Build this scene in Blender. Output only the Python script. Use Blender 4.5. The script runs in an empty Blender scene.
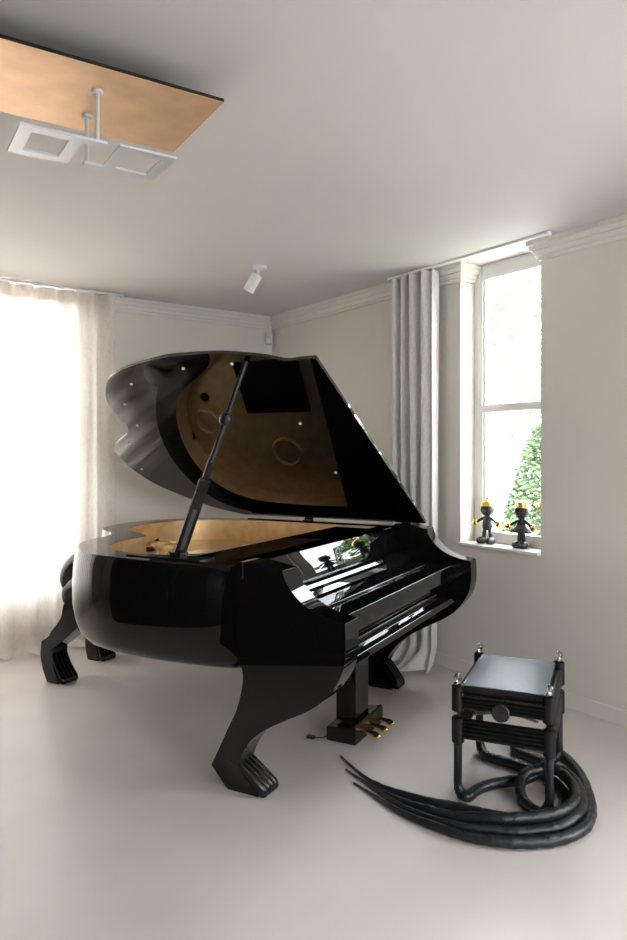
import bpy, bmesh, math, random
from mathutils import Vector, Matrix, noise
random.seed(7)
SC = bpy.context.scene
COL = SC.collection
PI = math.pi

# ------------------------------------------------------------------ camera
cam = bpy.data.cameras.new('camera'); cam_o = bpy.data.objects.new('camera', cam); COL.objects.link(cam_o)
cam.sensor_fit = 'VERTICAL'; cam.sensor_height = 36; cam.lens = 710 / 940 * 36
cam.shift_y = -18 / 940; cam.clip_start = .05; cam.clip_end = 200
cam_o.location = (0, 0, 1.457); cam_o.rotation_euler = (PI / 2, 0, 0)
SC.camera = cam_o
# ------------------------------------------------------------------ world and exposure
SKY = 17.0
w = bpy.data.worlds.new('sky'); SC.world = w; w.use_nodes = True
bg = w.node_tree.nodes['Background']
bg.inputs[0].default_value = (.95, .955, 1.02, 1); bg.inputs[1].default_value = SKY
SC.view_settings.view_transform = 'Standard'; SC.view_settings.look = 'None'
SC.view_settings.exposure = 0.22; SC.view_settings.gamma = 1; SC.view_settings.use_curve_mapping = False
# room frame: x = distance from the window wall (l), y = distance from the back-left wall (t)
RC = Vector((-.385, 6.59, 0)); RA = math.atan2(-.586, -.810)
ROOM = Matrix.Translation(RC) @ Matrix.Rotation(RA, 4, 'Z')
H = 2.70; LW = 6.0; TW = 8.4
def R(l, t, z=0): return ROOM @ Vector((l, t, z))
# openings: (wall, a0, a1, z0, z1)
WIN_R = (2.32, 2.951, .86, 2.70)      # beside the piano, in the window wall
WIN_R2 = (4.9, 6.4, .4, 2.3)        # further along the same wall, beside the camera
WIN_L = (1.86, 4.4, .45, 2.62)       # behind the sheer curtain
WIN_B = (1.0, 3.2, .9, 2.5)         # behind the camera
def portal(name, center, size, nrm):
    L = bpy.data.lights.new(name, 'AREA'); L.shape = 'RECTANGLE'; L.size, L.size_y = size
    L.cycles.is_portal = True
    o = bpy.data.objects.new(name, L); COL.objects.link(o); o.location = center
    o.rotation_euler = Vector(nrm).to_track_quat('-Z', 'Y').to_euler()
nR = ROOM.to_3x3() @ Vector((1, 0, 0)); nL = ROOM.to_3x3() @ Vector((0, 1, 0))
portal('daylight_portal', R(-.27, (WIN_R[0] + WIN_R[1]) / 2, 1.78), (WIN_R[1] - WIN_R[0], 1.84), nR)
portal('daylight_portal', R(-.27, (WIN_R2[0] + WIN_R2[1]) / 2, 1.74), (WIN_R2[1] - WIN_R2[0], 1.76), nR)
portal('daylight_portal', R((WIN_L[0] + WIN_L[1]) / 2, -.27, 1.56), (WIN_L[1] - WIN_L[0], 2.12), nL)
portal('daylight_portal', R((WIN_B[0] + WIN_B[1]) / 2, TW + .27, 1.68), (WIN_B[1] - WIN_B[0], 1.64), -nL)

# ------------------------------------------------------------------ materials
def mat(name, col, rough=.5, metal=0, spec=.5, coat=0, bump=None, var=None, sheen=0):
    m = bpy.data.materials.new(name); m.use_nodes = True; nt = m.node_tree; b = nt.nodes['Principled BSDF']
    b.inputs['IOR'].default_value = {'black_lacquer': 1.42, 'polished_lid_lacquer': 1.85}.get(name, 1.5)
    b.inputs['Base Color'].default_value = (*col, 1); b.inputs['Roughness'].default_value = rough
    b.inputs['Metallic'].default_value = metal; b.inputs['Specular IOR Level'].default_value = spec
    b.inputs['Coat Weight'].default_value = coat; b.inputs['Coat Roughness'].default_value = .03
    b.inputs['Sheen Weight'].default_value = sheen
    tc = nt.nodes.new('ShaderNodeTexCoord')
    if var:                                        # (scale, amount, detail)
        n = nt.nodes.new('ShaderNodeTexNoise'); n.inputs['Scale'].default_value = var[0]; n.inputs['Detail'].default_value = var[2]
        nt.links.new(tc.outputs['Object'], n.inputs['Vector'])
        r = nt.nodes.new('ShaderNodeValToRGB'); a = var[1]
        r.color_ramp.elements[0].position = .3; r.color_ramp.elements[1].position = .7
        r.color_ramp.elements[0].color = (*[c * (1 - a) for c in col], 1)
        r.color_ramp.elements[1].color = (*[min(1, c * (1 + a)) for c in col], 1)
        nt.links.new(n.outputs['Fac'], r.inputs[0]); nt.links.new(r.outputs[0], b.inputs['Base Color'])
    if bump:                                       # (scale, strength, distance)
        n = nt.nodes.new('ShaderNodeTexNoise'); n.inputs['Scale'].default_value = bump[0]; n.inputs['Detail'].default_value = 4
        nt.links.new(tc.outputs['Object'], n.inputs['Vector'])
        bp = nt.nodes.new('ShaderNodeBump'); bp.inputs['Strength'].default_value = bump[1]; bp.inputs['Distance'].default_value = bump[2]
        nt.links.new(n.outputs['Fac'], bp.inputs['Height']); nt.links.new(bp.outputs[0], b.inputs['Normal'])
    return m
def cloth(name, col, transl, transp, stretch=(260, 260, 40)):
    m = bpy.data.materials.new(name); m.use_nodes = True; nt = m.node_tree; nt.nodes.clear()
    N = nt.nodes.new; out = N('ShaderNodeOutputMaterial')
    tc = N('ShaderNodeTexCoord'); mp = N('ShaderNodeMapping'); mp.inputs['Scale'].default_value = stretch
    n = N('ShaderNodeTexNoise'); n.inputs['Scale'].default_value = 1; n.inputs['Detail'].default_value = 3
    nt.links.new(tc.outputs['Object'], mp.inputs[0]); nt.links.new(mp.outputs[0], n.inputs['Vector'])
    r = N('ShaderNodeValToRGB'); r.color_ramp.elements[0].position = .3; r.color_ramp.elements[1].position = .7
    r.color_ramp.elements[0].color = (*[c * .88 for c in col], 1); r.color_ramp.elements[1].color = (*[min(1, c * 1.06) for c in col], 1)
    nt.links.new(n.outputs['Fac'], r.inputs[0])
    d = N('ShaderNodeBsdfDiffuse'); t = N('ShaderNodeBsdfTranslucent'); tr = N('ShaderNodeBsdfTransparent')
    nt.links.new(r.outputs[0], d.inputs[0]); nt.links.new(r.outputs[0], t.inputs[0])
    m1 = N('ShaderNodeMixShader'); m1.inputs[0].default_value = transl
    nt.links.new(d.outputs[0], m1.inputs[1]); nt.links.new(t.outputs[0], m1.inputs[2])
    m2 = N('ShaderNodeMixShader'); m2.inputs[0].default_value = transp
    nt.links.new(m1.outputs[0], m2.inputs[1]); nt.links.new(tr.outputs[0], m2.inputs[2])
    nt.links.new(m2.outputs[0], out.inputs[0])
    return m
def pane_mat():
    m = bpy.data.materials.new('window_glass'); m.use_nodes = True; nt = m.node_tree; nt.nodes.clear()
    N = nt.nodes.new; out = N('ShaderNodeOutputMaterial'); f = N('ShaderNodeFresnel'); f.inputs[0].default_value = 1.45
    tr = N('ShaderNodeBsdfTransparent'); g = N('ShaderNodeBsdfGlossy'); g.inputs['Roughness'].default_value = .01
    tr.inputs[0].default_value = (.96, .98, .97, 1)
    ge = N('ShaderNodeNewGeometry'); ma = N('ShaderNodeMath'); ma.operation = 'MULTIPLY_ADD'
    ma.inputs[1].default_value = 1 / 1.45 - 1.45; ma.inputs[2].default_value = 1.45
    nt.links.new(ge.outputs['Backfacing'], ma.inputs[0]); nt.links.new(ma.outputs[0], f.inputs[0])
    mx = N('ShaderNodeMixShader'); nt.links.new(f.outputs[0], mx.inputs[0]); nt.links.new(tr.outputs[0], mx.inputs[1])
    nt.links.new(g.outputs[0], mx.inputs[2]); nt.links.new(mx.outputs[0], out.inputs[0]); return m
M = dict(
    wall=mat('wall_paint', (.70, .66, .60), .7, var=(1.5, .02, 3)),
    ceil=mat('ceiling_paint', (.66, .625, .60), .8, var=(.8, .02, 3)),
    trim=mat('trim_paint', (.72, .69, .64), .5, var=(6, .01, 2)),
    frame=mat('window_frame_paint', (.8, .79, .77), .35, var=(6, .01, 2)),
    floor=mat('poured_floor', (.60, .55, .525), .36, var=(1.6, .06, 6), bump=(14, .04, .01), spec=.4),
    lacquer=mat('black_lacquer', (.003, .003, .0032), .02, coat=0, spec=.5, var=(3, .02, 2)),
    lidlac=mat('polished_lid_lacquer', (.003, .003, .0032), .02, spec=.5, var=(3, .02, 2)),
    black=mat('black_satin', (.008, .008, .009), .25, var=(20, .05, 2)),
    iron=mat('black_metal', (.02, .02, .021), .35, metal=.6, var=(30, .05, 2)),
    gold=mat('gold_leaf', (.86, .59, .30), .40, metal=.55, var=(14, .14, 6), bump=(30, .12, .004)),
    copper=mat('copper_leaf', (.80, .52, .31), .46, metal=.55, var=(9, .10, 6), bump=(26, .1, .003)),
    brass=mat('polished_gold', (.9, .62, .2), .18, metal=1, var=(20, .03, 2)),
    steel=mat('brushed_steel', (.6, .6, .6), .25, metal=1, var=(30, .04, 2)),
    white=mat('white_metal', (.78, .78, .78), .4, var=(10, .01, 2)),
    lamp=mat('grey_white_aluminium', (.62, .62, .64), .35, metal=.2, var=(10, .02, 2)),
    leather=mat('slate_leather', (.075, .108, .135), .44, spec=.5, var=(40, .08, 4), bump=(220, .12, .002)),
    piping=mat('highlit_slate_piping', (.20, .25, .28), .18, var=(40, .05, 2)),  # piping paler than the seat: glossy leather's edge highlight put into its colour
    bush=mat('bright_leaves', (.15, .26, .07), .6, var=(5, .4, 4)),
    ribbed=mat('black_ribbed_rubber', (.005, .005, .0055), .33, spec=.3, var=(30, .08, 2)),
    hose=mat('black_wrapped_leather', (.007, .009, .012), .36, var=(26, .25, 4), bump=(60, .5, .008)),
    matte=mat('matte_black_resin', (.022, .025, .03), .45, var=(30, .1, 2)),
    sheer=cloth('sheer_linen', (.90, .845, .79), .30, .015),
    drape=cloth('grey_drape', (.74, .72, .72), .2, 0),
    head=cloth('curtain_tape', (.80, .72, .65), .35, .0),
    glass=pane_mat(),
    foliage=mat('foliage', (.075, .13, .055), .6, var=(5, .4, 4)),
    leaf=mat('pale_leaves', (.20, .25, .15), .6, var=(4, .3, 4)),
    bark=mat('bark', (.2, .16, .12), .8, var=(12, .3, 4)),
    paving=mat('pale_paving', (.78, .77, .74), .8, var=(3, .08, 4)),
    grass=mat('lawn', (.06, .11, .035), .9, var=(5, .3, 5)),
    wood=mat('dark_wood', (.035, .024, .018), .3, var=(8, .3, 5)),
)
def glass_ball():
    m = bpy.data.materials.new('crystal'); m.use_nodes = True; b = m.node_tree.nodes['Principled BSDF']
    b.inputs['Transmission Weight'].default_value = 1; b.inputs['Roughness'].default_value = .02; b.inputs['IOR'].default_value = 1.5
    n = m.node_tree.nodes.new('ShaderNodeTexNoise'); n.inputs['Scale'].default_value = 40
    bp = m.node_tree.nodes.new('ShaderNodeBump'); bp.inputs['Strength'].default_value = .1
    m.node_tree.links.new(n.outputs['Fac'], bp.inputs['Height']); m.node_tree.links.new(bp.outputs[0], b.inputs['Normal']); return m
M['crystal'] = glass_ball()

# ------------------------------------------------------------------ helpers
def obj(name, bm, m, parent=None, smooth=30, bevel=0, seg=2, sub=0, solid=0):
    me = bpy.data.meshes.new(name)
    bmesh.ops.recalc_face_normals(bm, faces=bm.faces)
    bm.to_mesh(me); bm.free(); me.materials.append(m)
    if smooth is not None:
        for p in me.polygons: p.use_smooth = True
        me.set_sharp_from_angle(angle=math.radians(smooth))
    o = bpy.data.objects.new(name, me); COL.objects.link(o)
    if parent: o.parent = parent
    if solid:
        md = o.modifiers.new('thickness', 'SOLIDIFY'); md.thickness = solid; md.offset = 0
    if bevel:
        md = o.modifiers.new('bevel', 'BEVEL'); md.width = bevel; md.segments = seg; md.limit_method = 'ANGLE'; md.angle_limit = math.radians(40)
        md.harden_normals = True
    if sub:
        md = o.modifiers.new('sub', 'SUBSURF'); md.levels = sub; md.render_levels = sub
    return o
def thing(name, label, cat, loc=(0, 0, 0), rotz=0, group=None):
    o = bpy.data.objects.new(name, None); COL.objects.link(o); o.empty_display_size = .1
    o.location = loc; o.rotation_euler = (0, 0, rotz); o['label'] = label; o['category'] = cat
    if group: o['group'] = group
    return o
def tag(o, label, cat, group=None):
    o['label'] = label; o['category'] = cat
    if group: o['group'] = group
    return o
def struct(o): o['kind'] = 'structure'; return o
def new(): return bmesh.new()
def box(bm, x0, x1, y0, y1, z0, z1, mx=None):
    r = bmesh.ops.create_cube(bm, size=1)
    m = Matrix.Translation(((x0 + x1) / 2, (y0 + y1) / 2, (z0 + z1) / 2)) @ Matrix.Diagonal((abs(x1 - x0), abs(y1 - y0), abs(z1 - z0), 1))
    bmesh.ops.transform(bm, matrix=(mx @ m) if mx else m, verts=r['verts']); return r['verts']
def ball(bm, c, r, mx=None, u=24, v=16):
    if not hasattr(r, '__len__'): r = (r, r, r)
    q = bmesh.ops.create_uvsphere(bm, u_segments=u, v_segments=v, radius=1)
    m = Matrix.Translation(c) @ (mx or Matrix()) @ Matrix.Diagonal((*r, 1))
    bmesh.ops.transform(bm, matrix=m, verts=q['verts'])
def catmull(P, n=8, closed=False):
    P = [Vector(p) for p in P]; out = []; L = len(P)
    for i in range(L if closed else L - 1):
        if closed: a, b, c, d = P[i - 1], P[i], P[(i + 1) % L], P[(i + 2) % L]
        else: a, b, c, d = P[max(i - 1, 0)], P[i], P[i + 1], P[min(i + 2, L - 1)]
        for k in range(n):
            t = k / n
            out.append(.5 * ((2 * b) + (c - a) * t + (2 * a - 5 * b + 4 * c - d) * t * t + (3 * b - a - 3 * c + d) * t ** 3))
    if not closed: out.append(P[-1])
    return out
def tube(bm, P, rad, seg=14, cap=True, squash=None):
    """rad: number or list (same length as P)"""
    P = [Vector(p) for p in P]; n = len(P)
    if not hasattr(rad, '__len__'): rad = [rad] * n
    up = Vector((0, 0, 1)); rings = []
    T0 = (P[1] - P[0]).normalized(); side = T0.cross(up)
    if side.length < .1: side = T0.cross(Vector((1, 0, 0)))
    side.normalize()
    for i in range(n):
        T = (P[min(i + 1, n - 1)] - P[max(i - 1, 0)]).normalized()
        side = (side - T * side.dot(T)).normalized(); nn = T.cross(side)
        rings.append([bm.verts.new(P[i] + (side * math.cos(2 * PI * k / seg) + nn * math.sin(2 * PI * k / seg)) * rad[i]) for k in range(seg)])
    for a, b in zip(rings, rings[1:]):
        for k in range(seg): bm.faces.new((a[k], a[(k + 1) % seg], b[(k + 1) % seg], b[k]))
    if cap: bm.faces.new(rings[0][::-1]); bm.faces.new(rings[-1])
def lathe(bm, prof, c=(0, 0, 0), seg=24, mx=None):
    rings = []
    for r, z in prof:
        rings.append([bm.verts.new((max(r, 1e-4) * math.cos(2 * PI * k / seg), max(r, 1e-4) * math.sin(2 * PI * k / seg), z)) for k in range(seg)])
    for a, b in zip(rings, rings[1:]):
        for k in range(seg): bm.faces.new((a[k], a[(k + 1) % seg], b[(k + 1) % seg], b[k]))
    bm.faces.new(rings[0][::-1]); bm.faces.new(rings[-1])
    m = Matrix.Translation(c) @ (mx or Matrix())
    bmesh.ops.transform(bm, matrix=m, verts=[v for r in rings for v in r])
def prism(bm, poly, fn):
    """closed polygon; fn(p, side) -> 3D for side 0/1"""
    a = [bm.verts.new(fn(p, 0)) for p in poly]; b = [bm.verts.new(fn(p, 1)) for p in poly]; n = len(poly)
    bm.faces.new(a[::-1]); bm.faces.new(b)
    for i in range(n): bm.faces.new((a[i], a[(i + 1) % n], b[(i + 1) % n], b[i]))
def ring_fill(bm, outer, inner, z):
    """flat face between two loops"""
    vo = [bm.verts.new((p[0], p[1], z)) for p in outer]; vi = [bm.verts.new((p[0], p[1], z)) for p in inner]
    e = [bm.edges.new((v[i], v[(i + 1) % len(v)])) for v in (vo, vi) for i in range(len(v))]
    bmesh.ops.triangle_fill(bm, edges=e, use_beauty=True, use_dissolve=False)
    return vo, vi

# ------------------------------------------------------------------ room shell
def wall(name, axis, fixed0, fixed1, a0, a1, holes):
    """axis 'r': runs along t, 'l': runs along l"""
    bm = new()
    def bx(p0, p1, z0, z1):
        if p1 - p0 < 1e-4 or z1 - z0 < 1e-4: return
        if axis == 'r': box(bm, fixed0, fixed1, p0, p1, z0, z1, ROOM)
        else: box(bm, p0, p1, fixed0, fixed1, z0, z1, ROOM)
    c = a0
    for h0, h1, z0, z1 in sorted(holes):
        bx(c, h0, 0, H); bx(h0, h1, 0, z0); bx(h0, h1, z1, H); c = h1
    bx(c, a1, 0, H)
    return struct(obj(name, bm, M['wall'], smooth=None))
TH = .30
wall('wall_right', 'r', -TH, 0, -TH, TW + TH, [WIN_R, WIN_R2])
wall('wall_left', 'l', -TH, 0, 0, LW, [WIN_L])
wall('wall_behind_camera', 'l', TW, TW + TH, 0, LW, [WIN_B])
o = wall('wall_far_side', 'r', LW, LW + TH, -TH, TW + TH, [])
bm = new(); box(bm, -TH, LW + TH, -TH, TW + TH, -.1, 0, ROOM); struct(obj('floor', bm, M['floor'], smooth=None))
bm = new(); box(bm, -TH, LW + TH, -TH, TW + TH, H, H + .1, ROOM); struct(obj('ceiling', bm, M['ceil'], smooth=None))

def cornice(name, pts):
    """stepped moulding swept with mitres along a path of (l,t); room side is to the left of travel"""
    prof = [(0, 2.700), (.062, 2.700), (.062, 2.676), (.050, 2.672), (.046, 2.645), (.034, 2.641), (.030, 2.614), (.016, 2.609), (.012, 2.592), (0, 2.588)]
    P = [Vector(p) for p in pts]; bm = new(); rings = []
    for i, p in enumerate(P):
        if i == 0: d = (P[1] - P[0]).normalized(); nrm = Vector((-d.y, d.x))
        elif i == len(P) - 1: d = (P[-1] - P[-2]).normalized(); nrm = Vector((-d.y, d.x))
        else:
            d1 = (P[i] - P[i - 1]).normalized(); d2 = (P[i + 1] - P[i]).normalized()
            n1 = Vector((-d1.y, d1.x)); n2 = Vector((-d2.y, d2.x)); nrm = (n1 + n2); nrm = nrm / nrm.dot(n1)
        rings.append([bm.verts.new(R(p.x + nrm.x * o, p.y + nrm.y * o, z - .0005)) for o, z in prof])
    for a, b in zip(rings, rings[1:]):
        for k in range(len(prof) - 1): bm.faces.new((a[k], a[k + 1], b[k + 1], b[k]))
    bm.faces.new(rings[0]); bm.faces.new(rings[-1][::-1])
    return struct(obj(name, bm, M['trim'], smooth=20))
cornice('trim_1', [(-.15, 2.32), (0, 2.32), (0, 0), (1.70, 0)][::-1] and [(1.70, 0), (0, 0), (0, 2.32), (-.15, 2.32)][::-1])
cornice('trim_2', [(0, 4.95), (0, 2.951), (-.03, 2.951)])
cornice('trim_3', [(LW, 0), (3.98, 0)])
bm = new(); box(bm, 0, .014, .014, 5.9, 0, .085, ROOM); struct(obj('baseboard_right', bm, M['trim'], bevel=.003))
bm = new(); box(bm, .0, LW, 0, .014, 0, .085, ROOM); struct(obj('baseboard_left', bm, M['trim'], bevel=.003))

def window(name, axis, W, plane, fw=.07, transom=None, mull=(), sill=None, inward=1):
    a0, a1, z0, z1 = W
    def B(bm, p0, p1, q0, q1, za, zb):
        if axis == 'r': box(bm, q0, q1, p0, p1, za, zb, ROOM)
        else: box(bm, p0, p1, q0, q1, za, zb, ROOM)
    d0, d1 = plane - .03, plane + .03
    bm = new(); s = .05
    head = .10
    B(bm, a0, a0 + fw, d0, d1, z0, z1); B(bm, a1 - fw, a1, d0, d1, z0, z1)
    B(bm, a0 + fw, a1 - fw, d0, d1, z0, z0 + .075); B(bm, a0 + fw, a1 - fw, d0, d1, z1 - head, z1)
    if transom: B(bm, a0 + fw, a1 - fw, d0, d1, transom[0], transom[1])
    for m_ in mull: B(bm, m_ - .03, m_ + .03, d0, d1, z0 + .075, z1 - head)
    root = struct(obj(name, bm, M['frame'], bevel=.004))
    bm = new(); g = .004
    for p0, p1, q0, q1, za, zb in ((a0 + fw, a0 + fw + .014, d0 + .012, d1 - .012, z0 + .075, z1 - head), (a1 - fw - .014, a1 - fw, d0 + .012, d1 - .012, z0 + .075, z1 - head)):
        B(bm, p0, p1, q0, q1, za, zb)
    obj('glazing_bead', bm, M['frame'], root, bevel=.002)
    bm = new(); B(bm, a0 + fw, a1 - fw, plane - .003, plane + .003, z0 + .07, z1 - head + .005)
    obj('window_pane', bm, M['glass'], root, smooth=None)
    if sill:
        bm = new(); B(bm, a0 + .001, a1 - .001, *((d1, sill) if inward > 0 else (sill, d0)), z0 - .018, z0 + .002)
        e = (.0, sill) if inward > 0 else (sill, TW)
        obj('window_sill', bm, M['trim'], root, bevel=.004)
    return root
window('window_1', 'r', WIN_R, -.165, transom=(1.72, 1.77), sill=.03)
window('window_2', 'r', WIN_R2, -.165, transom=(1.72, 1.77), mull=(5.65,), sill=.03)
window('window_3', 'l', WIN_L, -.165, transom=None, mull=(2.6, 3.6))
window('window_4', 'l', WIN_B, TW + .165, transom=None, mull=(2.1,))

# ------------------------------------------------------------------ curtains
def curtain(name, label, axis, a0, a1, off, amp, nw, m, ztop, flare, group=None, hem=.12, seed=1, tape=None):
    rnd = random.Random(seed)
    root = thing(name, label, 'curtain', R(*((off, (a0 + a1) / 2) if axis == 'r' else ((a0 + a1) / 2, off))), 0, group)
    inv = root.matrix_basis.inverted() if False else Matrix.Translation(-root.location)
    def grid(za, zb, nz, grow=0):
        bm = new(); rows = []; nx = nw * 16
        for j in range(nz + 1):
            z = za + (zb - za) * j / nz; q = 1 - z / ztop
            row = []
            for i in range(nx + 1):
                u = i / nx; ph = 2 * PI * nw * u
                wob = .35 * noise.noise(Vector((u * nw * 1.3, q * 2.2, seed * 3.1))) * q
                fold = math.sin(ph + wob * 3) + .22 * math.sin(2 * ph + 1.3 + q * 2 * wob)
                A = amp * (1 - .25 * q) * (1 + .25 * math.sin(u * 17 + seed))
                d = fold * A
                fl = max(0, (.16 - z) / .16) ** 1.6 if z < .16 else 0
                a = a0 + (a1 - a0) * u + wob * .02 + fl * flare * .5 * (u - .5)
                o_ = off + d + grow + fl * flare * (1 + .5 * math.sin(ph * .5 + seed)) 
                zz = z if z > .02 else .012 + .01 * (1 + math.sin(ph * .7))
                p = R(o_, a, zz) if axis == 'r' else R(a, o_, zz)
                row.append(bm.verts.new(inv @ p))
            rows.append(row)
        for a, b in zip(rows, rows[1:]):
            for i in range(len(a) - 1): bm.faces.new((a[i], a[i + 1], b[i + 1], b[i]))
        return bm
    obj('fabric', grid(.0, ztop, 70), m, root, smooth=180)
    if tape: obj('heading_tape', grid(ztop - .10, ztop + .002, 3, -.004), tape, root, smooth=180)
    return root
curtain('sheer_curtain', 'pale sheer linen curtain glowing in front of the bright window at left', 'l', 1.55, 4.5, .14, .048, 19, M['sheer'], 2.676, .13, seed=2, tape=M['head'])
curtain('drape', 'gathered light grey floor-length drape beside the narrow window', 'r', 1.81, 2.20, .13, .055, 4, M['drape'], 2.676, .19, seed=5)
def rail(name, axis, a0, a1, off, label):
    bm = new(); w_ = .012
    if axis == 'r': box(bm, off - w_, off + w_, a0, a1, H - .016, H - .0005, ROOM)
    else: box(bm, a0, a1, off - w_, off + w_, H - .016, H - .0005, ROOM)
    o = tag(obj(name, bm, M['white'], bevel=.002), label, 'curtain rail')
    bm = new()
    if axis == 'r': box(bm, off - .02, off + .02, a1, a1 + .02, H - .024, H - .0005, ROOM)
    else: box(bm, a0 - .02, a0, off - .02, off + .02, H - .024, H - .0005, ROOM)
    obj('end_cap', bm, M['white'], o, bevel=.003)
rail('curtain_rail', 'r', 1.76, 3.09, .135, 'thin white ceiling rail running from the grey drape past the window')
rail('curtain_rail', 'l', 1.50, 4.55, .14, 'thin white ceiling rail carrying the glowing sheer curtain')

# ------------------------------------------------------------------ piano
PA = math.atan2(-.468, .884)
piano = thing('grand_piano', 'glossy black sculpted grand piano on clawed animal legs, lid open over gold interior', 'piano', (.174, 2.783, 0), PA)
OUT = [(-.50, -.055), (-.53, -.08), (-.62, -.11), (-.78, -.135), (-1.0, -.150), (-1.22, -.135), (-1.42, -.07), (-1.56, .035), (-1.66, .17), (-1.72, .31), (-1.745, .44),
       (-1.82, .55), (-1.96, .635), (-2.08, .76), (-2.15, .93), (-2.17, 1.12), (-2.12, 1.32), (-1.99, 1.51), (-1.80, 1.64), (-1.55, 1.695), (-1.2, 1.71), (-.85, 1.71), (-.50, 1.71)]
out = [Vector((p.x, p.y)) for p in catmull([(a, b, 0) for a, b in OUT], 8)]
def normals(L, closed=False):
    r = []
    for i in range(len(L)):
        a = L[max(i - 1, 0)]; b = L[min(i + 1, len(L) - 1)]; d = (b - a).normalized(); r.append(Vector((d.y, -d.x)))   # points inwards?
    return r
nr = normals(out)
cen = Vector((-1.1, .8))
if sum((cen - p).dot(n) for p, n in zip(out, nr)) < 0: nr = [-n for n in nr]
def inset(d, L=out):   # d: number or function of index fraction
    n = len(L); return [p + q * (d(i / (n - 1)) if callable(d) else d) for i, (p, q) in enumerate(zip(L, nr))]
ZT = .986
def zb(f): return .533
bm = new(); rings = []
lv = [(1.0, .004), (.985, 0), (.8, -.010), (.6, -.016), (.4, -.014), (.25, -.004), (.12, .012), (.04, .035), (0, .07)]
for h_, off in lv:
    L = inset(off); rings.append([bm.verts.new((p.x, p.y, zb(q.x) + (ZT - zb(q.x)) * h_)) for p, q in zip(L, out)])
for a, b in zip(rings, rings[1:]):
    for i in range(len(a)): 
        j = (i + 1) % len(a); bm.faces.new((a[i], a[j], b[j], b[i]))
bm.faces.new(rings[-1])
top = inset(.004)
def th(u):   # rim width round the case
    return .115 + .045 * math.exp(-((u - .5) / .16) ** 2) - .02 * max(0, (u - .8) / .2)
inn_all = inset(th)
INN = [(-.82, -.02), (-1.0, -.03), (-1.16, -.012), (-1.31, .04), (-1.42, .12), (-1.475, .22), (-1.515, .34), (-1.530, .45), (-1.555, .55), (-1.68, .635), (-1.82, .71), (-1.93, .83), (-1.985, 1.0),
       (-1.98, 1.18), (-1.91, 1.36), (-1.76, 1.50), (-1.55, 1.58), (-1.2, 1.61), (-.82, 1.61)]
inn = [Vector((p.x, p.y)) for p in catmull([(a, b, 0) for a, b in INN], 6)]
vo, vi = ring_fill(bm, top, inn, ZT)
bmesh.ops.remove_doubles(bm, verts=bm.verts, dist=1e-5)
case = obj('case', bm, M['lacquer'], piano, smooth=35)
# gold lined inside
ZS = .85
bm = new()
a = [bm.verts.new((p.x, p.y, ZT - .001)) for p in inn]; b = [bm.verts.new((p.x, p.y, ZS)) for p in inn]
for i in range(len(a) - 1): bm.faces.new((a[i], a[i + 1], b[i + 1], b[i]))
bmesh.ops.recalc_face_normals(bm, faces=bm.faces)
obj('inner_rim', bm, M['gold'], piano, smooth=40, label=None) if False else obj('inner_rim', bm, M['gold'], piano, smooth=40)
bm = new(); sb = [Vector((p.x, p.y)) for p in inn]
prism(bm, sb, lambda p, s: (p.x, p.y, ZS - .012 * (1 - s))); obj('soundboard', bm, M['gold'], piano, smooth=20)
bm = new(); box(bm, -.83, -.80, inn[0].y, inn[-1].y, ZS, ZT - .001); obj('pin_block', bm, M['black'], piano)
for (x, y, r) in ((-1.82, 1.02, .088), (-1.25, 1.27, .100)):
    bm = new(); lathe(bm, [(r - .010, .0), (r - .010, .022), (r - .004, .029), (r + .006, .029), (r + .012, .021), (r + .012, 0)], (x, y, ZS)); 
    c = obj('sound_hole_ring', bm, M['gold'], piano)
    bm = new(); lathe(bm, [(r - .004, 0), (r - .004, .002), (r - .012, .003), (r - .016, -.002)][::1], (x, y, ZS + .004)); obj('sound_hole_disc', bm, M['gold'], c)
bm = new(); lathe(bm, [(.03, 0), (.034, .006), (.034, .012), (.022, .016), (.02, .022), (.0, .024)], (-1.78, .84, ZS)); obj('lid_socket', bm, M['black'], piano)
bm = new(); box(bm, -1.47, -.99, .60, .97, ZS, ZS + .02); obj('music_desk', bm, M['lacquer'], piano, bevel=.006)
for (x, y) in ((-1.36, .50), (-1.31, .42), (-1.45, .62)):
    bm = new(); lathe(bm, [(.012, 0), (.012, .04), (.008, .045)], (x, y, ZS + .0)); obj('brass_peg', bm, M['brass'], piano)

# front arms with their clawed legs
ARM = [((-.52, .986), 0), ((-.275, .986), 1), ((-.264, .951), 0), ((-.232, .906), 0), ((-.178, .860), 0), ((-.100, .826), 0), ((-.002, .806), 1), ((.0, .690), 0), ((-.022, .600), 0), ((-.090, .505), 0),
       ((-.169, .445), 0), ((-.265, .392), 0), ((-.365, .334), 0), ((-.445, .270), 0), ((-.502, .195), 0), ((-.532, .135), 1), ((-.500, .070), 0), ((-.462, .030), 1), ((-.462, .0), 1),
       ((-.610, .0), 1), ((-.628, .02), 0), ((-.676, .107), 1), ((-.617, .199), 0), ((-.548, .313), 0), ((-.497, .401), 0), ((-.466, .503), 0), ((-.470, .572), 0), ((-.510, .625), 0), ((-.58, .66), 1)]
def smooth_profile(PR, n=5):
    """list of (point, sharp) -> polyline, splined between sharp corners"""
    idx = [i for i, (p, s) in enumerate(PR) if s]; res = []; N = len(PR)
    for k, i in enumerate(idx):
        j = idx[(k + 1) % len(idx)]; seg = []; q = i
        while True:
            seg.append((*PR[q][0], 0))
            if q == j and len(seg) > 1: break
            q = (q + 1) % N
        c = catmull(seg, n) if len(seg) > 2 else [Vector(s) for s in seg]
        res += [(p.x, p.y) for p in c[:-1]]
    return res
armp = smooth_profile(ARM)
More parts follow.
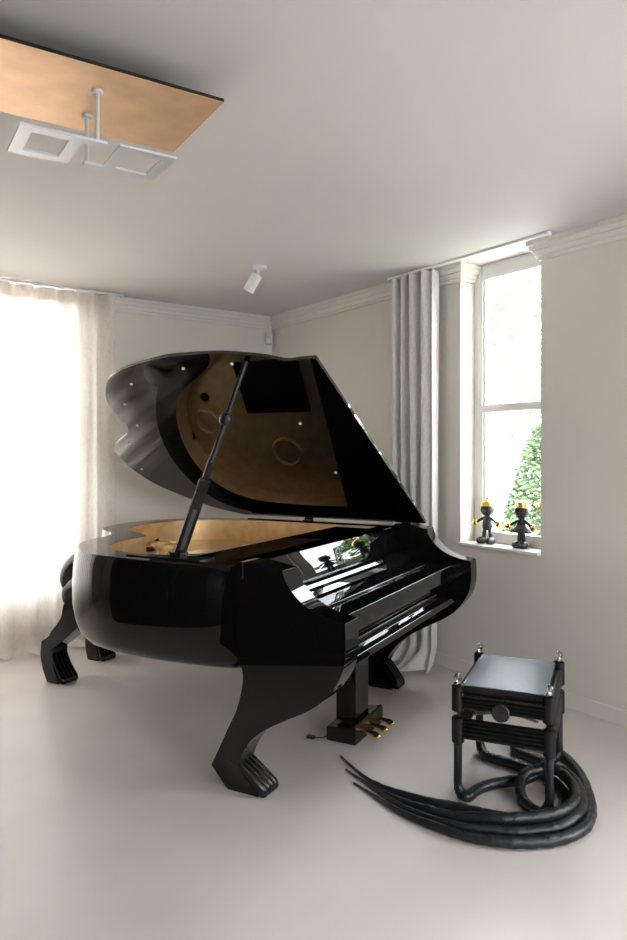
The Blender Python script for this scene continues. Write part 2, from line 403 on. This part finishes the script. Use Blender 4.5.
def toes(bm, path, ys, r0, r1, fn):
    for y in ys:
        P = catmull([(a, y, b) for a, b in path], 6); n = len(P)
        rad = []
        for i in range(n):
            u = i / (n - 1); e = min(1, (1 - u) / .12); rad.append((r0 + (r1 - r0) * u) * (.45 + .55 * math.sqrt(max(0, 1 - (1 - e) ** 2))) * (1 + .10 * math.sin(u * PI * 2.2)))
        rad = [(r0 + (r1 - r0) * i / (n - 1)) * (1 + .09 * math.cos(i / (n - 1) * PI * 2.4)) for i in range(n)]
        Q = [fn(p) for p in P]; Q[-1].z = r1; tube(bm, Q, rad, 14)
        ball(bm, Q[-1], rad[-1] * 1.03, u=16, v=12); ball(bm, Q[0], rad[0] * 1.08, u=16, v=12)
def front_leg(side):
    t_ = .122
    def sh(z): return .11 * max(0, 1 - z / .46) ** 1.4
    def place(y, z):   # y measured from the outer face inwards
        return (-.114 + sh(z) + y) if side == 0 else (1.754 - sh(z) - y)
    bm = new(); prism(bm, armp, lambda p, s: (p[0], s * t_, p[1]))
    for k in range(12):
        bmesh.ops.bisect_plane(bm, geom=bm.verts[:] + bm.edges[:] + bm.faces[:], plane_co=(0, 0, .03 + .038 * k), plane_no=(0, 0, 1))
    for v in bm.verts: v.co.y = place(v.co.y, v.co.z)
    leg = obj('front_leg', bm, M['lacquer'], piano, smooth=25, bevel=.010, seg=3)
    bm = new()
    toes(bm, [(-.572, .155), (-.540, .134), (-.505, .104), (-.472, .068), (-.448, .038), (-.440, .024)], [.019, .047, .075, .103], .018, .0215, lambda p: Vector((p.x, place(p.y, p.z), p.z)))
    obj('clawed_toes', bm, M['lacquer'], leg, smooth=60)
front_leg(0); front_leg(1)
# hind legs
HIND = [((-1.98, .60), 1), ((-2.16, .60), 0), ((-2.29, .52), 0), ((-2.325, .42), 0), ((-2.405, .33), 0), ((-2.435, .290), 0), ((-2.495, .255), 1), ((-2.505, .17), 0), ((-2.485, .08), 0), ((-2.445, .0), 1),
        ((-2.345, .0), 1), ((-2.345, .03), 0), ((-2.38, .08), 0), ((-2.40, .145), 0), ((-2.400, .215), 1), ((-2.33, .262), 0), ((-2.22, .345), 0), ((-2.10, .44), 0), ((-1.95, .56), 1)]
hp = smooth_profile(HIND)
def hind_leg(y0, dx):
    t_ = .13
    def px(p): return p + dx * max(0, min(1, (.62 - 0) and 1))
    bm = new(); prism(bm, hp, lambda p, s: (p[0] + dx * (1 - min(1, p[1] / .6)), y0 + s * t_, p[1]))
    leg = obj('hind_leg', bm, M['lacquer'], piano, smooth=25, bevel=.014, seg=3)
    bm = new(); toes(bm, [(-2.425, .195), (-2.405, .158), (-2.375, .105), (-2.345, .062), (-2.328, .036), (-2.32, .024)], [.020, .050, .080, .110], .018, .0225,
                     lambda p: Vector((p.x + dx * (1 - min(1, p.z / .6)), y0 + p.y, p.z)))
    obj('clawed_toes', bm, M['lacquer'], leg, smooth=60)
    # haunch: two flowing folds of muscle wrapping from the case over the thigh
    bm = new()
    P = catmull([(-1.98, y0 + .06, .80), (-2.12, y0 + .055, .79), (-2.225, y0 + .05, .745), (-2.275, y0 + .055, .67), (-2.25, y0 + .065, .61)], 8); n = len(P)
    tube(bm, P, [(.085 - .005 * i / n) * (1 if i < n * .8 else math.sqrt(max(.02, 1 - ((i - n * .8) / (n * .2)) ** 2))) for i in range(n)], 24)
    P = catmull([(-1.98, y0 + .06, .70), (-2.12, y0 + .055, .655), (-2.235, y0 + .06, .61), (-2.27, y0 + .065, .555), (-2.25, y0 + .065, .50)], 8); n = len(P)
    tube(bm, P, [(.105 - .035 * i / n) * (1 if i < n * .75 else math.sqrt(max(.02, 1 - ((i - n * .75) / (n * .25)) ** 2))) for i in range(n)], 24)
    obj('haunch', bm, M['lacquer'], piano, smooth=60)
hind_leg(.64, 0); hind_leg(1.12, -.14)

# keyboard front between the arms
S0, S1 = .004, 1.636
def run(name, prof, parent=piano, m='lacquer', bevel=.003, s0=S0, s1=S1):
    bm = new(); prism(bm, prof, lambda p, s: (p[0], s0 if s == 0 else s1, p[1])); return obj(name, bm, M[m], parent, smooth=25, bevel=bevel, seg=2)
nb = [(p.x, p.y) for p in catmull([(-.4845, .986, 0), (-.4725, .95, 0), (-.4630, .919, 0), (-.4543, .885, 0), (-.447, .852, 0)], 5)]
run('nameboard', [(-.60, .800), (-.60, .986)] + nb + [(-.447, .80)], bevel=0)
run('fallboard', [(-.446, .80), (-.446, .845), (-.425, .852), (-.402, .842), (-.392, .826), (-.372, .820), (-.352, .800), (-.222, .797), (-.222, .78), (-.446, .78)])
run('key_slip', [(-.446, .779), (-.218, .779), (-.218, .787), (-.094, .787), (-.090, .783), (-.094, .708), (-.128, .702), (-.136, .66), (-.118, .652), (-.122, .618), (-.078, .604), (-.074, .574), (-.446, .574)])
bm = new(); box(bm, -.62, -.40, S0, S1, .57, .80); obj('key_bed', bm, M['lacquer'], piano)
# mirrored block monogram on the nameboard
bm = new()
def gl(x0, x1, z0, z1): box(bm, x0, x1, -.0015, .0015, z0, z1)
gl(-.028, -.014, -.034, .034); gl(-.028, .018, .024, .034); gl(.008, .022, .000, .030); gl(-.004, .018, -.006, .006)
gl(.012, .026, -.030, -.002); gl(-.020, .020, -.036, -.026); gl(.026, .036, -.036, -.030); gl(.034, .044, -.032, -.018); gl(-.004, .002, -.002, .008)
sl = math.radians(15)
mx = Matrix.Translation((-.4618, .78, .9195)) @ Matrix.Rotation(PI / 2, 4, 'Z') @ Matrix.Rotation(-sl, 4, 'X') @ Matrix.Diagonal((1.25, 1, 1.25, 1))
bmesh.ops.transform(bm, matrix=mx, verts=bm.verts)
obj('monogram', bm, M['iron'], piano)

# lyre and pedals
def lyre():
    bm = new(); box(bm, -.455, -.345, .735, .90, .083, .60); ly = obj('pedal_lyre', bm, M['lacquer'], piano, bevel=.004)
    bm = new(); prism(bm, [(-.475, 0), (-.315, 0), (-.315, .085), (-.325, .095), (-.345, .085), (-.475, .070)], lambda p, s: (p[0], .665 + .36 * s, p[1])); obj('lyre_base', bm, M['lacquer'], ly, bevel=.003)
    for y in (.745, .84, .935):
        bm = new(); P = catmull([(-.32, y, .052), (-.29, y, .050), (-.26, y, .044), (-.235, y, .036)], 5)
        n = len(P); tube(bm, P, [.010 + .007 * (i / n) ** 2 for i in range(n)], 12)
        ball(bm, (-.233, y, .036), (.022, .018, .010)); p = obj('pedal', bm, M['brass'], ly, smooth=60)
        bm = new(); ball(bm, (-.252, y, .050), (.034, .014, .006)); obj('pedal_pad', bm, M['black'], p, smooth=60)
lyre()

# lid, hinged on the far long side
HS, HZ, THETA = 1.70, 1.010, math.radians(30)
LID = [(-.30, 1.70), (-.30, -.015), (-.38, -.015), (-.455, -.012), (-.56, -.055), (-.76, -.10), (-.95, -.108), (-1.11, -.10), (-1.38, -.04), (-1.52, .015), (-1.61, .08), (-1.73, .22), (-1.785, .37), (-1.80, .50), (-1.88, .595),
       (-2.02, .68), (-2.11, .76), (-2.155, .86), (-2.18, 1.07), (-2.12, 1.29), (-1.93, 1.53), (-1.80, 1.63), (-1.64, 1.70)]
lp = [(p.x, p.y) for p in catmull([(a, b, 0) for a, b in LID[1:]], 6)]
lp = [LID[0]] + lp
def lidpt(f, s, h_=0):   # h_ above the underside
    r = HS - s
    return Vector((f, HS - r * math.cos(THETA) + h_ * math.sin(THETA), HZ + r * math.sin(THETA) + h_ * math.cos(THETA)))
bm = new(); prism(bm, lp, lambda p, s: lidpt(p[0], p[1], .019 * s)); lid = obj('lid', bm, M['lidlac'], piano, smooth=25, bevel=.003)
nrm = Matrix.Rotation(-THETA, 4, 'X')
for f, s in ((-1.44, .09), (-1.63, .27), (-1.71, .49), (-1.94, .7), (-2.09, 1.03), (-.74, -.02), (-1.03, -.01), (-.63, .51), (-.65, 1.04)):
    bm = new(); lathe(bm, [(.007, -.006), (.008, -.004), (.008, .002)], lidpt(f, s), 12, nrm); obj('lid_bumper', bm, M['white'], lid)
for f in (-1.13, -.43):
    bm = new(); box(bm, f - .035, f + .035, 1.675, 1.70, ZT - .0005, ZT + .012); P = [Vector((f - .03, 1.695, HZ - .004)), Vector((f + .03, 1.695, HZ - .004))]
    tube(bm, P, .010, 12); obj('lid_hinge', bm, M['iron'], piano, bevel=.002)
bm = new(); box(bm, -1.60, -.31, 1.66, 1.70, ZT - .0005, ZT + .006); obj('hinge_rail', bm, M['lacquer'], piano, bevel=.001)
# prop
A = Vector((-.872, -.015, .992)); B = lidpt(-.65, -.035)
d = (B - A); Lp = d.length; zq = d.to_track_quat('Z', 'Y').to_matrix().to_4x4(); zq = zq
mxp = Matrix.Translation(A) @ zq
bm = new(); box(bm, -.017, .017, -.026, .026, .0, .36, mxp); box(bm, -.010, .010, -.016, .016, .36, .47, mxp)
prop = obj('lid_prop', bm, M['lacquer'], piano, bevel=.004)
bm = new(); box(bm, -.022, -.0165, -.012, .012, .03, .22, mxp); obj('prop_slide', bm, M['black'], prop, bevel=.002)
bm = new(); tube(bm, [mxp @ Vector((0, 0, .44)), mxp @ Vector((0, 0, Lp - .006))], .013, 16); obj('prop_rod', bm, M['ribbed'], prop)
bm = new(); lathe(bm, [(.014, -.03), (.024, -.026), (.030, -.012), (.030, .012), (.024, .026), (.014, .03)], seg=20); bmesh.ops.transform(bm, matrix=mxp @ Matrix.Translation((0, 0, .65)), verts=bm.verts)
obj('prop_collar', bm, M['iron'], prop)
bm = new(); prism(bm, [(-1.12, -.085), (-1.10, -.045), (-.80, .02), (-.70, .02), (-.70, -.085)], lambda p, s: (p[0], p[1], ZT + .006 * s)); box(bm, -.90, -.84, -.045, .015, ZT, ZT + .022)
obj('prop_plate', bm, M['black'], piano, bevel=.002)
bm = new(); P = catmull([(-.482, .70, .008), (-.50, .67, .006), (-.54, .65, .006)], 6); tube(bm, P, .004, 8); box(bm, -.575, -.535, .635, .66, .001, .014)
cb = obj('power_cable', bm, M['black'], smooth=30); cb.location = piano.location; cb.rotation_euler = (0, 0, PA)
tag(cb, 'short black cable end lying on the floor beside the pedal box', 'cable')

# ------------------------------------------------------------------ bench with hose-like legs
BO = Vector((.605, 2.975, 0)); BA = math.radians(-23)
bench = thing('piano_bench', 'black square piano bench with slate leather seat, its tube legs running into long floor tendrils', 'bench', BO, BA)
BF, BS = .365, .515       # post centres: near edge length, depth
Binv = (Matrix.Translation(BO) @ Matrix.Rotation(BA, 4, 'Z')).inverted()
corners = [(0, 0), (BF, 0), (0, BS), (BF, BS)]
for (x, y) in corners:
    bm = new(); lathe(bm, [(.018, .372), (.026, .378), (.026, .478), (.018, .486)], (x, y, 0)); po = obj('corner_post', bm, M['ribbed'], bench, smooth=40)
    bm = new(); lathe(bm, [(.012, .486), (.016, .490), (.010, .494), (.010, .498)], (x, y, 0)); n_ = obj('finial_collar', bm, M['brass'] if False else M['steel'], po)
    bm = new(); ball(bm, (x, y, .512), .018); obj('crystal_finial', bm, M['crystal'], po, smooth=180)
    bm = new(); lathe(bm, [(.018, .238), (.026, .246), (.026, .346), (.018, .352)], (x, y, 0)); obj('leg_sleeve', bm, M['ribbed'], bench, smooth=40)
def fluted(x0, y0, x1, y1, za, zb_, n, name):
    """ribbed panel between two posts"""
    d = Vector((x1 - x0, y1 - y0, 0)); L = d.length; a = math.atan2(d.y, d.x); mx = Matrix.Translation((x0, y0, 0)) @ Matrix.Rotation(a, 4, 'Z')
    bm = new(); hgt = (zb_ - za) / n; prof = []
    for k in range(n):
        z = za + k * hgt
        for q in range(7):
            u = q / 6; prof.append((.008 + .010 * math.sin(PI * u), z + hgt * u))
    full = prof + [(-p[0], p[1]) for p in reversed(prof)]
    vs = []
    prism(bm, full, lambda p, s: mx @ Vector((L * s, p[0], p[1])))
    obj(name, bm, M['ribbed'], bench, smooth=50)
for za, zb_, n, nm in ((.385, .448, 4, 'upper_rail'), (.262, .344, 5, 'lower_rail')):
    fluted(0, 0, BF, 0, za, zb_, n, nm); fluted(0, BS, BF, BS, za, zb_, n, nm); fluted(0, 0, 0, BS, za, zb_, n, nm); fluted(BF, 0, BF, BS, za, zb_, n, nm)
bm = new(); v = box(bm, .012, BF - .012, .012, BS - .012, .440, .478)
bmesh.ops.subdivide_edges(bm, edges=bm.edges, cuts=7, use_grid_fill=True)
for q in bm.verts:
    u = (q.co.x - BF / 2) / (BF / 2); v_ = (q.co.y - BS / 2) / (BS / 2)
    if q.co.z > .46: q.co.z += .016 * (1 - u ** 4) * (1 - v_ ** 4)
cu = obj('seat_cushion', bm, M['leather'], bench, smooth=50, bevel=.006, seg=3)
cu.data.materials.append(M['ribbed'])
for p in cu.data.polygons:
    if abs(p.normal.z) < .4: p.material_index = 1
bm = new(); P = [(.018, .018, .479), (BF - .018, .018, .479), (BF - .018, BS - .018, .479), (.018, BS - .018, .479)]
def rounded(P, r=.015, z=.479):
    res = []; n = len(P)
    for i in range(n):
        p = Vector(P[i]); a = (Vector(P[i - 1]) - p).normalized(); b = (Vector(P[(i + 1) % n]) - p).normalized()
        for k in range(6):
            u = k / 5; res.append((p + a * r) * (1 - u) ** 2 + p * 2 * u * (1 - u) + (p + b * r) * u * u)
    return res
LP = rounded(P); LP.append(LP[0]); tube(bm, LP, .0032, 8, cap=False); obj('seat_piping', bm, M['piping'], cu, smooth=180)
bm = new(); box(bm, .02, BF - .02, .02, BS - .02, .40, .44); obj('seat_box', bm, M['black'], bench)
bm = new(); lathe(bm, [(.012, 0), (.014, .02), (.034, .024), (.036, .030), (.036, .042), (.032, .047)], (BF * .5, -.012, .405), 32, Matrix.Rotation(PI / 2, 4, 'X'))
obj('height_knob', bm, M['black'], bench, smooth=30)
bm = new()
for y in (.06, BS - .06):
    for a, b in (((.05, y, .345), (BF - .05, y, .405)), ((BF - .05, y + .012, .345), (.05, y + .012, .405))): tube(bm, [a, b], .006, 8)
tube(bm, [(BF / 2, .02, .375), (BF / 2, BS - .02, .375)], .005, 8)
obj('scissor_lift', bm, M['steel'], bench)

def gp(px, py, z):
    """position on the floor of the hose axis, taken from a survey of the scene at height z"""
    Z = (1.457 - .025) * 710 / (py - 452); return Vector(((px - 313.5) / 710 * Z, Z, z))
HOSES = [
    ((BF, BS), [(543, 761, .024), (531, 757, .024), (518, 752, .024), (515, 746.5, .024), (528, 743.5, .024), (545, 747, .024), (560, 753, .024), (573, 765, .024), (583, 780, .024), (589, 797, .024), (591, 810, .024), (587, 824, .024), (574, 834, .024), (553, 840, .024), (522, 842, .024),
                (491, 840, .024), (462, 834, .022), (436, 825, .020), (412, 815, .016), (392, 804, .012), (373, 791, .008), (354, 778.5, .005)]),
    ((0, BS), [(485, 755, .024), (496, 759, .024), (511, 763, .024), (526, 768, .024), (540, 773, .024), (553, 781, .024), (563, 791, .024), (567, 802, .024), (564, 812, .024), (553, 819, .024), (538, 821.5, .024), (520, 821, .024), (500, 817, .024), (480, 813, .024), (455, 806, .022), (430, 800, .018),
              (405, 792, .014), (382, 783, .010), (362, 771, .007), (341, 752, .005)]),
    ((0, 0), [(468, 796, .024), (478, 789, .024), (492, 784, .024), (511, 781, .026), (526, 780, .03), (544, 779, .060), (560, 781, .072), (572, 789, .070), (580, 800, .060), (582, 812, .050), (575, 822, .045), (560, 829, .035), (540, 831, .028), (515, 832, .025), (490, 830, .024),
              (465, 827, .022), (440, 820, .018), (415, 810, .014), (393, 798, .010), (372, 784, .007), (352, 769, .005)]),
    ((BF, 0), [(541, 813, .024), (530, 807, .024), (522, 798, .026), (520, 789, .04), (525, 783, .062), (537, 780, .070), (550, 781, .085), (563, 788, .082), (573, 799, .078), (575, 811, .075), (567, 820, .070), (550, 826, .068), (527, 828, .065), (500, 828, .060),
               (475, 823, .045), (450, 817, .030), (425, 808, .022), (402, 799, .014), (380, 787, .009), (360, 775, .006), (346, 765, .005)]),
]
for (cx_, cy_), pts in HOSES:
    P3 = [Binv @ gp(*p) for p in pts]
    head = [Vector((cx_, cy_, .25)), Vector((cx_, cy_, .18)), Vector((cx_, cy_, .11)), Vector((cx_, cy_, .065))]
    to = (P3[0] - Vector((cx_, cy_, .024))); head.append(Vector((cx_, cy_, .024)) + to * .30 + Vector((0, 0, .008)))
    C_ = catmull(head + P3, 12); n = len(C_); rad = []
    k0 = 12 * 3
    for i in range(n):
        u = i / (n - 1); r = .0175 if i < k0 else .0225
        if i >= k0: r = .0175 + .005 * min(1, (i - k0) / 10)
        if u > .74: r *= max(.2, 1 - ((u - .74) / .26) ** 1.3 * .85)
        if i > k0: r *= 1 + .07 * math.sin(i * .9) * noise.noise(Vector((i * .11, cx_, cy_))) * 2 + .05 * noise.noise(Vector((i * .5, cx_ * 9, 3)))
        rad.append(r)
    bm = new(); tube(bm, C_, rad, 16); obj('leg', bm, M['hose'], bench, smooth=180)

# ------------------------------------------------------------------ low dark sideboard left of the camera (seen mirrored in the lacquer)
cabt = thing('cupboard', 'long dark wooden cupboard left of the photographer, seen mirrored in the piano side', 'cupboard', R(3.98, 3.2, 0), RA)
bm = new(); box(bm, 0, .45, -1.54, 1.75, .06, 1.75); box(bm, .03, .42, -1.49, 1.70, 0, .06); obj('body', bm, M['wood'], cabt, bevel=.006)
for k in range(-1, 5):
    bm = new(); box(bm, -.02, -.001, -.99 + .545 * k, -.99 + .545 * k + .535, .09, 1.72); d_ = obj('door', bm, M['wood'], cabt, bevel=.004)
    bm = new(); yk = -.99 + .545 * k + (.48 if k % 2 == 0 else .05); tube(bm, [(-.035, yk, .6), (-.035, yk, .72)], .006, 8); obj('handle', bm, M['steel'], d_)

# ------------------------------------------------------------------ ceiling panel with its hanging double-square lamp
CA = math.radians(32.2); ca = Vector((math.cos(CA), math.sin(CA))); cb_ = Vector((-ca.y, ca.x))
corner = Vector((-.295, 2.322))
pan = thing('ceiling_panel', 'large copper-gold leaf panel floating just below the ceiling', 'ceiling panel', (corner.x, corner.y, 2.60), CA)
bm = new(); box(bm, -1.35, 0, 0, .455, 0, .0015); obj('gilded_board', bm, M['copper'], pan)
bm = new(); box(bm, -1.352, .002, -.002, .457, .0015, .012); obj('backing_board', bm, M['black'], pan)
bm = new(); box(bm, -1.25, -.25, .29, .40, .012, .0995); obj('spacer_box', bm, M['black'], pan)
lampo = thing('pendant_lamp', 'grey-white lamp of two open squares hung on two rods below the gilded ceiling panel', 'pendant lamp', (-.725, 2.32, 2.43), 0)
def P2(o, a, b, z): return Vector((o[0] + ca.x * a + cb_.x * b + .725, o[1] + ca.y * a + cb_.y * b - 2.32, z))
def flat(bm, o, a0, a1, b0, b1, z0=0, z1=.009):
    prism(bm, [(a0, b0), (a1, b0), (a1, b1), (a0, b1)], lambda p, s: P2(o, p[0], p[1], z0 + (z1 - z0) * s))
for o, ext in (((-.871, 2.106), 0), ((-.615, 2.258), 1)):
    bm = new(); aw, bw, tk = .190, .228, .040
    def hole(bm):
        ou = [(0, 0), (aw, 0), (aw, bw), (0, bw)]; inn_ = [(tk, tk), (aw - tk, tk), (aw - tk, bw - tk), (tk, bw - tk)]
        z = (0, .009); V = [[bm.verts.new(P2(o, a, b, zz)) for a, b in L] for L in (ou, inn_) for zz in z]
        for i in range(4):
            j = (i + 1) % 4
            bm.faces.new((V[0][i], V[0][j], V[2][j], V[2][i])); bm.faces.new((V[1][i], V[1][j], V[3][j], V[3][i]))
            bm.faces.new((V[0][i], V[0][j], V[1][j], V[1][i])); bm.faces.new((V[2][i], V[2][j], V[3][j], V[3][i]))
    hole(bm)
    fr = obj('square_frame', bm, M['lamp'], lampo, smooth=20, bevel=.0015)
    bm = new()
    if ext == 0: flat(bm, o, aw, .262, 0, .034)
    else: flat(bm, o, -.062, 0, bw - .034, bw)
    obj('arm', bm, M['lamp'], fr, smooth=20)
for (x, y) in ((-.683, 2.242), (-.768, 2.408)):
    bm = new(); tube(bm, [(x + .725, y - 2.32, .0), (x + .725, y - 2.32, .168)], .0075, 12); rd = obj('rod', bm, M['lamp'], lampo)
    bm = new(); lathe(bm, [(.014, .156), (.018, .160), (.018, .169)], (x + .725, y - 2.32, 0)); obj('rod_collar', bm, M['lamp'], rd)

# spotlight
sp = thing('spotlight', 'small white cylinder spotlight on the ceiling above the piano lid', 'spotlight', (-.36, 4.74, 2.70), 0)
bm = new(); lathe(bm, [(.048, -.0005), (.048, -.018), (.042, -.022)][::-1], (0, 0, 0)); obj('ceiling_mount', bm, M['white'], sp)
bm = new(); tube(bm, [(-.005, 0, -.02), (-.012, 0, -.075)], .007, 10); obj('stem', bm, M['white'], sp)
mxs = Matrix.Translation((-.045, -.01, -.115)) @ Matrix.Rotation(math.radians(32), 4, 'Y') @ Matrix.Rotation(math.radians(14), 4, 'X')
bm = new(); lathe(bm, [(.030, -.062), (.036, -.062), (.036, .052), (.030, .060)], (0, 0, 0), 28); bmesh.ops.transform(bm, matrix=mxs, verts=bm.verts); hd = obj('lamp_head', bm, M['white'], sp)
bm = new(); lathe(bm, [(.026, -.0635), (.028, -.061)], (0, 0, 0), 24); bmesh.ops.transform(bm, matrix=mxs, verts=bm.verts); obj('lens', bm, M['steel'], hd)
# sensor in the corner
se = thing('motion_sensor', 'small white motion sensor high in the corner of the room', 'sensor', R(.06, .04, 2.44), RA + PI / 4)
bm = new(); box(bm, -.03, .028, -.032, .032, 0, .115); s_ = obj('housing', bm, M['lamp'], se, bevel=.01, seg=3)
bm = new(); ball(bm, (.022, 0, .035), (.016, .024, .025)); obj('sensor_lens', bm, M['frame'], s_, smooth=180)

# ------------------------------------------------------------------ figurines on the sill (plain stand-ins)
def figurine(label, l, t, skirt):
    g = thing('figurine', label, 'figurine', R(l, t, .862), RA + math.radians(8), 'figurines on the window sill')
    bm = new()
    for s in (-1, 1):
        fx = .030 * s if not skirt else .018 * s
        ball(bm, (.018, fx * 1.15, .020), (.046, .028, .024)); tube(bm, catmull([(.0, fx * .9, .02), (.002, fx * .8, .06), (.0, fx * .5, .11)], 5), .0125, 12)
    lathe(bm, [(.004, .085), (.028, .092), (.034, .110), (.031, .14), (.025, .165), (.016, .182), (.012, .20)], seg=20)
    ball(bm, (.0, 0, .222), (.046, .044, .046))
    ball(bm, (.042, 0, .214), (.016, .014, .012))
    for s in (-1, 1):
        ey = (.075 * s); ez = .125 if not (s < 0 and not skirt) else .118
        tube(bm, catmull([(.0, .012 * s, .172), (.004, .045 * s, .155), (.012, ey, .135)], 5), .0095, 10)
    b = obj('body', bm, M['matte'], g, smooth=60)
    for s in (-1, 1):
        bm = new(); ball(bm, (.014, .085 * s, .130), (.014, .020, .022))
        for k in range(3): tube(bm, [(.014, .085 * s, .132), (.018, (.105 + .004 * k) * s, .150 - .016 * k)], .0045, 8)
        obj('gilded_hand', bm, M['brass'], g, smooth=60)
    bm = new()
    if skirt:
        lathe(bm, [(.026, .150), (.036, .135), (.072, .104), (.074, .100), (.030, .108)], seg=28); obj('skirt', bm, M['matte'], g, smooth=60)
        bm = new(); lathe(bm, [(.062, .250), (.064, .254), (.040, .260), (.036, .284), (.020, .294), (.002, .296)], seg=28); obj('gilded_hat', bm, M['brass'], g, smooth=40)
    else:
        lathe(bm, [(.042, .240), (.047, .244), (.040, .266), (.022, .282), (.008, .287), (.012, .298), (.002, .306)], seg=28); obj('gilded_cap', bm, M['brass'], g, smooth=60)
figurine('matte black standing figurine with gold hands and cap, left one on the sill', -.075, 2.485, False)
figurine('matte black figurine in a flared skirt with gold hat, right one on the sill', -.075, 2.755, True)

# ------------------------------------------------------------------ outside
bm = new(); box(bm, -40, 30, -30, 40, -.35, -.15, ROOM); struct(obj('ground_outside', bm, M['paving'], smooth=None))
bm = new(); box(bm, -26, -2.4, 1.2, 26, -.15, -.12, ROOM); o = struct(obj('lawn', bm, M['grass'], smooth=None))
def tree(name, label, cat, loc, hh, rr, nleaf, size, m, cone=False, seed=1, group=None):
    rnd = random.Random(seed); g = thing(name, label, cat, loc, 0, group)
    bm = new(); tube(bm, [(0, 0, 0), (.02, 0, hh * .35), (0, .03, hh * .8)], [rr * .09, rr * .06, rr * .02], 10); obj('trunk', bm, M['bark'], g)
    bm = new()
    for i in range(nleaf):
        if cone:
            u = rnd.random() ** .7; z = hh * (1 - u) + .05; rad = rr * (u ** .75) * (.75 + .3 * rnd.random())
            a = rnd.random() * 2 * PI; p = Vector((math.cos(a) * rad, math.sin(a) * rad, z))
        else:
            while True:
                q = Vector((rnd.uniform(-1, 1), rnd.uniform(-1, 1), rnd.uniform(-1, 1)))
                if .3 < q.length < 1 and noise.noise(q * 2.2 + Vector((seed, 0, 0))) > -.12: break
            p = Vector((q.x * rr, q.y * rr, hh * .62 + q.z * hh * .40))
        e = Matrix.Rotation(rnd.random() * 6.28, 3, 'Z') @ Matrix.Rotation(rnd.random() * 3.1, 3, 'X'); s = size * rnd.uniform(.6, 1.3)
        vs = [bm.verts.new(p + e @ Vector(c)) for c in ((-s * .5, 0, 0), (0, -s * .3, 0), (s * .6, 0, .02), (0, s * .3, 0))]; bm.faces.new(vs)
    me = bpy.data.meshes.new('foliage'); bm.to_mesh(me); bm.free(); me.materials.append(m)
    o = bpy.data.objects.new('foliage', me); COL.objects.link(o); o.parent = g
tree('conifer', 'clipped green cone-shaped conifer seen through the lower window pane', 'tree', (3.25, 10.3, -.15), 1.95, .62, 5000, .09, M['foliage'], True, 3)
tree('shrub', 'round green shrub on the lawn outside, seen mirrored in the piano front', 'shrub', tuple(R(-4.2, 1.75, -.12)), 2.3, 1.0, 7000, .11, M['bush'], False, 6)
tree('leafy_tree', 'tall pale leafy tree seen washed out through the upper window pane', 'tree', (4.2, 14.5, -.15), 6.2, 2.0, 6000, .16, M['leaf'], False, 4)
